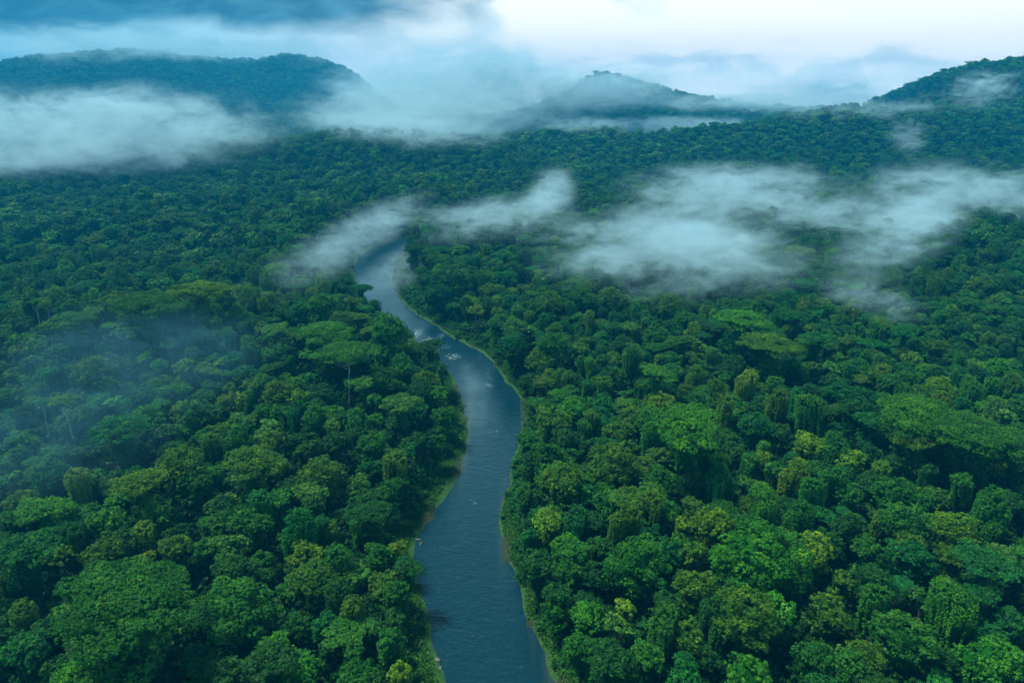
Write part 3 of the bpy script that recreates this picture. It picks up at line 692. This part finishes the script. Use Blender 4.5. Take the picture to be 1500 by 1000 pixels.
for t_ in IND:
    R0, h0, cm, tm, _ = LIB[t_['kind']][t_['var']]
    e = bpy.data.objects.new(NAME[t_['kind']], None); COL.objects.link(e); e.empty_display_size = 2
    e.location = (t_['x'], t_['y'], t_['z']); q = 1+jr.uniform(-.14, .14)
    e.rotation_euler = (jr.uniform(-.09, .09), jr.uniform(-.09, .09), t_['rot']); e.scale = (t_['s']*q, t_['s']/q, t_['s']*t_['sz'])
    tag(e, t_['label'], 'palm' if t_['kind'] == 'palm' else 'tree', GRP[t_['kind']])
    c = link('crown', cm, e); c['tint'] = tinted(TINT[t_['tint']]); link('trunk', tm, e)

# ------------------------------------------------------------------ the rest of the forest: one object, geometry nodes
def scatter(name, pts, scale, rot, var, tint, meshes, label, cat):
    me = bpy.data.meshes.new(name+'_points'); n = len(pts); me.vertices.add(n); me.vertices.foreach_set('co', np.ascontiguousarray(pts, np.float32).ravel())
    for nm, ty, key, val in (('s', 'FLOAT_VECTOR', 'vector', scale), ('r', 'FLOAT_VECTOR', 'vector', rot), ('v', 'INT', 'value', var), ('tint_p', 'FLOAT_COLOR', 'color', tint)):
        a = me.attributes.new(nm, ty, 'POINT'); a.data.foreach_set(key, np.ascontiguousarray(val, np.int32 if ty == 'INT' else np.float32).ravel())
    src = bpy.data.collections.new(name+'_sources')
    for i, m in enumerate(meshes): src.objects.link(bpy.data.objects.new(f'{name}_source_{i:03d}', m))
    ng = bpy.data.node_groups.new(name, 'GeometryNodeTree')
    ng.interface.new_socket('Geometry', in_out='INPUT', socket_type='NodeSocketGeometry'); ng.interface.new_socket('Geometry', in_out='OUTPUT', socket_type='NodeSocketGeometry')
    N_, L_ = ng.nodes, ng.links
    gi, go = N_.new('NodeGroupInput'), N_.new('NodeGroupOutput')
    iop = N_.new('GeometryNodeInstanceOnPoints'); ci = N_.new('GeometryNodeCollectionInfo'); ci.inputs[0].default_value = src; ci.inputs[1].default_value = True; ci.inputs[2].default_value = True
    def na(nm, ty): q = N_.new('GeometryNodeInputNamedAttribute'); q.data_type = ty; q.inputs[0].default_value = nm; return next(o for o in q.outputs if o.enabled)
    m2p = N_.new('GeometryNodeMeshToPoints'); L_.new(gi.outputs[0], m2p.inputs[0])
    L_.new(m2p.outputs[0], iop.inputs['Points']); L_.new(ci.outputs[0], iop.inputs['Instance']); iop.inputs['Pick Instance'].default_value = True
    L_.new(na('v', 'INT'), iop.inputs['Instance Index']); L_.new(na('r', 'FLOAT_VECTOR'), iop.inputs['Rotation']); L_.new(na('s', 'FLOAT_VECTOR'), iop.inputs['Scale'])
    st = N_.new('GeometryNodeStoreNamedAttribute'); st.data_type = 'FLOAT_COLOR'; st.domain = 'INSTANCE'; st.inputs['Name'].default_value = 'tint'
    L_.new(iop.outputs[0], st.inputs[0]); L_.new(na('tint_p', 'FLOAT_COLOR'), next(i for i in st.inputs if i.name == 'Value' and i.enabled))
    L_.new(st.outputs[0], go.inputs[0])
    o = link(name, me); md = o.modifiers.new('scatter', 'NODES'); md.node_group = ng
    tag(o, label, cat, kind='stuff'); return o
def whole_mesh(name, geo, bark=M_BARK):
    (V, F, lv, yg), (TV, TF_) = geo
    V2 = np.vstack([V, TV]); F2 = np.vstack([F, TF_+len(V)]); mi = np.concatenate([np.zeros(len(F)), np.ones(len(TF_))])
    return mesh_np(name, V2, F2, [M_LEAF, bark], midx=mi, attr={'lv': np.concatenate([lv, np.zeros(len(TV))]), 'young_highlight': np.concatenate([yg, np.zeros(len(TV))])})
MESHES, IDX = [], {}
for kind in ('domed', 'umbrella', 'broadleaf', 'vine', 'airy'):
    for i, v in enumerate(LIB[kind]): IDX[(kind, i)] = len(MESHES); MESHES.append(whole_mesh(kind, v[4]))
MID, LOW = [], []
for k in range(4):
    for lod, L in ((1, MID), (2, LOW)):
        for mk, R, h_ in ((make_dome, 7.5, 22), (make_lumpy, 6.5, 20), (make_lumpy, 6.5, 21), (make_vine, 5, 20), (make_umbrella, 8.5, 25)):
            if mk is make_umbrella and k > 1: continue
            L.append((len(MESHES), R)); MESHES.append(whole_mesh('tree', mk(900+k*20+lod*7+len(L), R, h_, lod=lod)))
n = len(REST); S_, R_, V_, T_ = np.zeros((n, 3)), np.zeros((n, 3)), np.zeros(n, int), np.ones((n, 4))
pts = np.zeros((n, 3)); rr = random.Random(8)
for i, t_ in enumerate(REST):
    pts[i] = (t_['x'], t_['y'], t_['z']); R_[i] = (rr.uniform(-.12, .12), rr.uniform(-.12, .12), t_['rot']); D = t_['y']; q = 1+rr.uniform(-.2, .2)
    if D < 520: V_[i] = IDX[(t_['kind'], t_['var'])]; s = t_['s']; S_[i] = (s*q, s/q, s*t_['sz'])
    else:
        L = MID if D < 1150 else LOW; vi, R0 = L[rr.randrange(len(L))]; s = t_['R']/R0; V_[i] = vi; S_[i] = (s*q, s/q, 0.5*(1+s)*t_['sz'])
    T_[i, :3] = tinted(TINT[t_['tint']], 0.2)
scatter('forest', pts, S_, R_, V_, T_, MESHES, 'dense rainforest canopy between the nearer trees and over the far hills', 'forest')

# ------------------------------------------------------------------ undergrowth between the trunks and grass along the banks
GAP_SHADE = (0.006, 0.042, 0.008)      # shrub colour darkened to paint in the shade of the gaps
BUSH = []
for k in range(4):
    c = Crown(1500+k)
    for p, d in envelope(c.rng, 1.6, 1.4, 6, low=-0.1): c.lobe(p+np.array([0, 0, 1.2]), 0.9, 0.8, ls=0.42, dens=0.8, core=False, tr=0.5)
    c.cores.append((np.array([0, 0, 1.0]), 1.3, 1.2)); g = c.build(); BUSH.append(mesh_np('bush', g[0], g[1], [M_LEAF], attr={'lv': g[2], 'young_highlight': g[3]}))
urng = np.random.default_rng(33)
U = jitter_grid(-420, 420, 60, 420, 5.0, urng); U = U[np.abs(U[:, 0]) < U[:, 1]*0.9+60]
U2 = jitter_grid(-170, 330, 80, 720, 3.4, urng)
d2, b2 = river_dist(U2); U2 = U2[((d2 > b2*0.7-0.5+urng.uniform(0, 3, len(U2))) | ((d2 > 0.8) & (urng.random(len(U2)) < np.where(U2[:, 0] > np.interp(U2[:, 1], [130, 250, 400, 700], [-10, 0, -60, -60]), 0.34, 0.14)))) & (d2 < b2+14)]
d1, b1 = river_dist(U); U = U[d1 > b1+10]
U = np.vstack([U, U2]); d, bw = river_dist(U); n = len(U)
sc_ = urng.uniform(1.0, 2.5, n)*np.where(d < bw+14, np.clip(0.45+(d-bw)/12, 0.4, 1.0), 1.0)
T_ = np.ones((n, 4)); T_[:, :3] = [tinted(GAP_SHADE if d[k_] > bw[k_]+9 else TINT['dddgdtd'[urng.integers(7)]], 0.25) for k_ in range(n)]
scatter('undergrowth', np.stack([U[:, 0], U[:, 1], ground_z(U[:, 0], U[:, 1])-0.1], 1), np.stack([sc_, sc_, sc_*np.where(d > bw+9, urng.uniform(0.9, 1.3, n), 1.0)], 1), np.stack([np.zeros(n)]*2+[urng.uniform(0, 6.28, n)], 1), urng.integers(0, 4, n), T_, BUSH, 'shrubs and saplings with painted-in shade filling the gaps under the trees', 'undergrowth')
TUFT = []
for k in range(4):
    r = np.random.default_rng(1700+k); m = 46
    P = r.normal(size=(m, 3))*np.array([0.55, 0.55, 0]); P[:, 2] = r.uniform(0.15, 0.55, m)
    V, F = leaf_quads(P, r.normal(size=(m, 3))*0.6+np.array([0, 0, 0.9]), r.uniform(0.25, 0.6, m), r, 0.2, 0.22)
    TUFT.append(mesh_np('tuft', V, F, [M_LEAF], attr={'lv': np.repeat(r.random(m), 4), 'young_highlight': np.zeros(4*m)}))
Gp = []
for E, Nn, B in ((LE, LN, LB), (RE, RN, RB)):
    seg = np.linalg.norm(np.diff(E, axis=0), axis=1); cum = np.concatenate([[0], np.cumsum(seg)])
    m = int((cum[-1])*9*2.0); u = urng.uniform(0, cum[-1], m); j = np.clip(np.searchsorted(cum, u)-1, 0, len(E)-2); f = ((u-cum[j])/seg[j])[:, None]
    o_ = urng.uniform(0.25, 1.0, m)*(B[j]+3.0); q = E[j]*(1-f)+E[j+1]*f+Nn[j]*o_[:, None]
    z = np.interp(o_, [0, 0.6, 2, 4, 7, 11, 16], [0.1, 0.35, 0.8, 1.15, 1.35, 1.5, 1.4]); Gp.append(np.concatenate([q, z[:, None]-0.1], 1))
Gp = np.vstack(Gp); d, _ = river_dist(Gp[:, :2]); Gp = Gp[d > 0.2]; n = len(Gp); sc_ = urng.uniform(0.7, 1.5, n)
T_ = np.ones((n, 4)); pn = fbm(Gp[:, 0]/9, Gp[:, 1]/9, 3)[:, None]
T_[:, :3] = np.array((0.014, 0.082, 0.010))*(1-pn)+np.array((0.034, 0.118, 0.011))*pn; T_[:, :3] *= urng.uniform(0.8, 1.2, (n, 1))
print('grass tufts', n)
scatter('bank_grass', Gp, np.stack([sc_]*3, 1), np.stack([np.zeros(n)]*2+[urng.uniform(0, 6.28, n)], 1), urng.integers(0, 4, n), T_, TUFT, 'short bright green grass growing along both river banks', 'grass')

# ------------------------------------------------------------------ boulders at the water's edge
M_ROCK, t, out = new_mat('wet_rock')
rp = t.node('ShaderNodeTexCoord').outputs['Object']; rn = t.noise(rp, 2.0, 6, 0.65)
rb = t.node('ShaderNodeBump'); rb.inputs['Distance'].default_value = 0.2; t.put(rb.inputs['Height'], rn)
principled(t, out, t.mix(t.ss(rn, 0.35, 0.65), (0.03, 0.035, 0.035, 1), (0.10, 0.10, 0.095, 1)), 0.5, 0.5, rb.outputs[0])
def rock_mesh(seed):
    r = np.random.default_rng(seed); nu, nv = 14, 9; V = []
    for i in range(nv):
        for j in range(nu):
            th, ph = math.pi*(i+0.3)/(nv-0.4), 2*math.pi*j/nu; V.append((math.sin(th)*math.cos(ph), math.sin(th)*math.sin(ph), math.cos(th)))
    V = np.array(V); a = unit(r.normal(size=(9, 3)))
    rad = np.min([1.0/np.maximum(V@k, 0.55)*r.uniform(0.6, 0.95) for k in a], axis=0); V = V*rad[:, None]*np.array([1, 0.8, 0.6])
    F = [[i*nu+j, i*nu+(j+1) % nu, (i+1)*nu+(j+1) % nu, (i+1)*nu+j] for i in range(nv-1) for j in range(nu)]
    F += [[0, 2*k+1, 2*k+2, (2*k+3) % nu] for k in range(nu//2-1)]
    return mesh_np('rock', V, np.array(F), [M_ROCK], smooth=False)
RM = [rock_mesh(s) for s in (1, 2, 3)]
for i, (px, py, s, lab) in enumerate([(612, 790, 0.9, 'grey boulder at the left shore below the wide bend, upper of two'), (616, 796, 0.7, 'smaller grey boulder at the left shore below the wide bend, lower of two'),
        (641, 966, 0.8, 'small grey boulder in the shallows by the left bank near the bottom'), (646, 978, 0.6, 'smallest grey boulder by the left bank at the bottom edge')]):
    o = link('boulder', RM[i % 3]); p = at_z(px, py, 0); o.location = (p[0], p[1], 0.05); o.scale = (s*1.3, s, s); o.rotation_euler = (0, 0, i*1.3); tag(o, lab, 'boulder', 'boulders along the left shore')

# ------------------------------------------------------------------ air: even haze in one closed box, sky outside
def box_mesh(name, x0, x1, y0, y1, z0, z1, mat):
    V = np.array([(x, y, z) for z in (z0, z1) for y in (y0, y1) for x in (x0, x1)], float)
    F = np.array([(0, 2, 3, 1), (4, 5, 7, 6), (0, 1, 5, 4), (2, 6, 7, 3), (0, 4, 6, 2), (1, 3, 7, 5)])
    return mesh_np(name, V, F, [mat])
M_HAZE, t, out = new_mat('haze')
hv = t.node('ShaderNodeVolumePrincipled'); hv.inputs['Color'].default_value = (0.01, 0.34, 0.65, 1); hv.inputs['Density'].default_value = 0.00023; hv.inputs['Anisotropy'].default_value = 0.2
t.l.new(hv.outputs[0], out.inputs[1])
GB = GV[:, 2].min()
tag(link('haze', box_mesh('haze', -4300, 4300, -1000, 3500, GB-1.5, max(GV[:, 2].max()+45, 200), M_HAZE)), 'thin blue haze filling the valley air', kind='stuff')

# ------------------------------------------------------------------ mist banks lying on the canopy
def ico(): 
    bpy_m = bpy.data.meshes.new('mist'); import bmesh; b = bmesh.new(); bmesh.ops.create_icosphere(b, subdivisions=3, radius=1.04); b.to_mesh(bpy_m); b.free(); return bpy_m
MIST_MESH = ico()
def mist_material(cov, dens, feat, seed, soft, col, amp):
    m, t, out = new_mat('mist'); oc = t.node('ShaderNodeTexCoord').outputs['Object']; r = t.vm('LENGTH', oc)
    wpos = t.vm('ADD', t.node('ShaderNodeNewGeometry').outputs['Position'], (seed*137.0, seed*61.0, seed*23.0))
    mp = t.node('ShaderNodeMapping'); t.put(mp.inputs['Vector'], wpos); mp.inputs['Rotation'].default_value = (0.0, 0.45, 0.5); mp.inputs['Scale'].default_value = (0.7, 1.15, 1.7)
    wpos = mp.outputs[0]
    n = t.noise(wpos, 1.0/feat, 7, 0.62, 1.3)
    m.cycles.volume_step_rate = 0.36
    nf = t.noise(wpos, 4.2/feat, 4, 0.6, 0.8)
    shape = t.m('ADD', t.m('SUBTRACT', t.m('MULTIPLY', t.m('SUBTRACT', 1.0, r), 1.5), cov), t.m('MULTIPLY', t.m('SUBTRACT', n, 0.5), amp))
    d = t.m('MULTIPLY', t.ss(shape, -0.1, soft*2.3), t.m('MULTIPLY', t.ss(r, 1.0, 0.35), t.ss(nf, 0.36, 0.60, 0.10, 1.25)))
    v = t.node('ShaderNodeVolumePrincipled'); v.inputs['Color'].default_value = col; v.inputs['Anisotropy'].default_value = 0.1
    t.put(v.inputs['Density'], t.m('MULTIPLY', d, dens)); t.l.new(v.outputs[0], out.inputs[1]); return m
def mist(label, a, b, wid, thick, dens, feat=40, soft=0.8, seed=1, cov=0.25, col=(0.62, 0.86, 0.95, 1), amp=6.5):
    """a, b world end points of the bank's long axis; wid and thick its full width and thickness in metres"""
    a, b = np.array(a, float), np.array(b, float); c = (a+b)/2; d = b-a; L = np.linalg.norm(d)
    me = MIST_MESH.copy(); me.materials.append(mist_material(cov, dens, feat, seed, soft, col, amp))
    o = link('mist', me); o.location = c; X_ = Vector(d/L); Yv = Vector((0, 0, 1)).cross(X_).normalized(); Zv = X_.cross(Yv)
    M = Matrix((X_, Yv, Zv)).transposed().to_4x4(); o.rotation_euler = M.to_euler(); o.scale = (L/2, wid/2, thick/2)
    tag(o, label, 'mist', 'mist banks over the forest', 'stuff'); return o
Zm = lambda px, py, z: at_z(px, py, z)
Ym = lambda px, py, y: at_y(px, py, y)
mist('broad white mist bank on the right above the canopy', Zm(715, 366, 42), Zm(1225, 368, 42), 190, 60, 0.036, 44, seed=1, cov=0.12, amp=8)
mist('bright heart of the right mist bank', Zm(880, 340, 46), Zm(1185, 352, 46), 120, 54, 0.034, 34, seed=22, cov=0.1, amp=8)
mist('ragged upper edge of the right mist bank', Zm(860, 300, 50), Zm(1250, 268, 52), 170, 70, 0.030, 40, seed=2, cov=0.1, amp=9)
mist('mist reaching to the right edge of the view', Zm(1200, 272, 52), Zm(1640, 285, 50), 190, 64, 0.030, 42, seed=3, cov=0.08, amp=8)
mist('mist tongue trailing down towards the near trees', Zm(1215, 425, 36), Zm(1400, 275, 46), 90, 46, 0.036, 32, seed=4, cov=-0.05, amp=7)
mist('mist joining the bank to the right tongue', Zm(1080, 320, 46), Zm(1330, 300, 46), 110, 50, 0.022, 34, seed=41, cov=0.1, amp=8)
mist('thin mist wisp beside the trailing tongue', Zm(1200, 400, 36), Zm(1370, 475, 30), 70, 30, 0.024, 28, seed=5, cov=0.2, amp=7)
mist('slanting mist wisp left of the river bend', Zm(300, 480, 36), Zm(640, 276, 42), 66, 38, 0.018, 30, seed=6, cov=-0.1, amp=7.5)
mist('mist streak crossing over the river bend', Zm(585, 350, 38), Zm(860, 290, 44), 100, 46, 0.028, 34, seed=7, cov=0.05)
mist('mist puff at the right end of the river streak', Zm(775, 335, 38), Zm(825, 250, 46), 70, 54, 0.024, 30, seed=8, cov=0.1)
mist('thin strand linking the wisps above the river bend', Zm(560, 325, 40), Zm(740, 312, 42), 60, 30, 0.014, 28, seed=61, cov=-0.1)
mist('faint mist over the left forest', Zm(-60, 620, 34), Zm(380, 450, 36), 170, 44, 0.0040, 60, seed=9, cov=-0.5, col=(0.22, 0.58, 0.78, 1))
mist('faint mist at the left edge near the camera', Zm(-120, 800, 30), Zm(150, 540, 34), 120, 40, 0.0034, 60, seed=10, cov=-0.5, col=(0.22, 0.58, 0.78, 1))
mist('long white mist bank before the left mountain', Ym(-260, 205, 880), Ym(480, 185, 980), 320, 150, 0.032, 75, seed=11, cov=0.05)
mist('lower skirt of the long left mist bank', Ym(-200, 225, 800), Ym(300, 215, 860), 220, 70, 0.014, 60, seed=21)
mist('mist bank tail reaching the centre', Ym(330, 165, 1150), Ym(800, 190, 1250), 260, 100, 0.014, 75, seed=12)
mist('rising cloud in the centre of the valley', Ym(470, 125, 1750), Ym(930, 140, 1650), 500, 280, 0.022, 120, seed=13, cov=0.0)
mist('pale cloud spilling over the middle of the left ridge', Ym(380, 165, 1330), Ym(840, 150, 1420), 320, 170, 0.026, 80, seed=23, cov=0.0)
mist('soft cloud hiding the end of the left mountain', Ym(440, 125, 1950), Ym(680, 120, 1900), 260, 150, 0.016, 90, seed=24, cov=0.0)
mist('cloud cap over the left mountain', Ym(-250, 62, 2200), Ym(700, 70, 2100), 560, 170, 0.009, 130, seed=14, cov=0.2)
mist('mist lying in the valley behind the middle ridge', Ym(800, 190, 1580), Ym(1150, 180, 1600), 190, 60, 0.030, 60, seed=15, cov=0.0)
mist('mist wrapped round the centre hill', Ym(720, 140, 1650), Ym(1040, 122, 1600), 240, 130, 0.030, 60, seed=16, cov=-0.15)
mist('mist puff on the right hill', Ym(1370, 140, 1200), Ym(1510, 118, 1180), 150, 90, 0.022, 34, seed=17, cov=0.35, amp=9)
mist('small mist curl rising from the right slope', Ym(1290, 215, 900), Ym(1370, 185, 880), 90, 70, 0.020, 24, seed=18, cov=0.4, amp=9)
mist('low cloud behind the right ridge', Ym(950, 140, 2500), Ym(1550, 135, 2400), 500, 170, 0.012, 120, seed=19)
mist('thin vapour added to brighten the far river bend', Zm(520, 450, 10), Zm(640, 345, 14), 64, 22, 0.016, 40, seed=31, cov=-0.6)  # put in to lift the brightness of the far water
mist('pale veil before the shoulder of the centre hill', Ym(880, 150, 1600), Ym(1250, 150, 1620), 220, 60, 0.020, 60, seed=32, cov=-0.1)
mist('blue vapour over the far hills', (-1700, 1850, 150), (1700, 1750, 150), 1300, 330, 0.0004, 300, seed=33, cov=-0.9, col=(0.05, 0.42, 0.70, 1))
mist('white cloud resting behind the middle ridge', Ym(880, 158, 1900), Ym(1420, 150, 1800), 260, 90, 0.014, 80, seed=34, cov=0.1)
mist('faint vapour added for the bright reflection on the middle reach of the river', Zm(680, 505, 6), Zm(712, 690, 4), 17, 7, 0.016, 30, seed=42, cov=-0.7)  # added veil imitating silvery sky reflection on the water
mist('torn cloud hanging over the middle of the nearer ridge', Ym(400, 182, 1010), Ym(790, 200, 990), 170, 64, 0.022, 56, seed=51, cov=0.05, amp=8)
mist('light mist snagged on the middle ridge', Ym(720, 182, 1250), Ym(1010, 186, 1260), 120, 46, 0.018, 44, seed=52, cov=0.2, amp=8)
mist('thin mist combing the right ridge', Ym(1080, 165, 1230), Ym(1460, 158, 1200), 130, 50, 0.014, 44, seed=53, cov=0.3, amp=8)
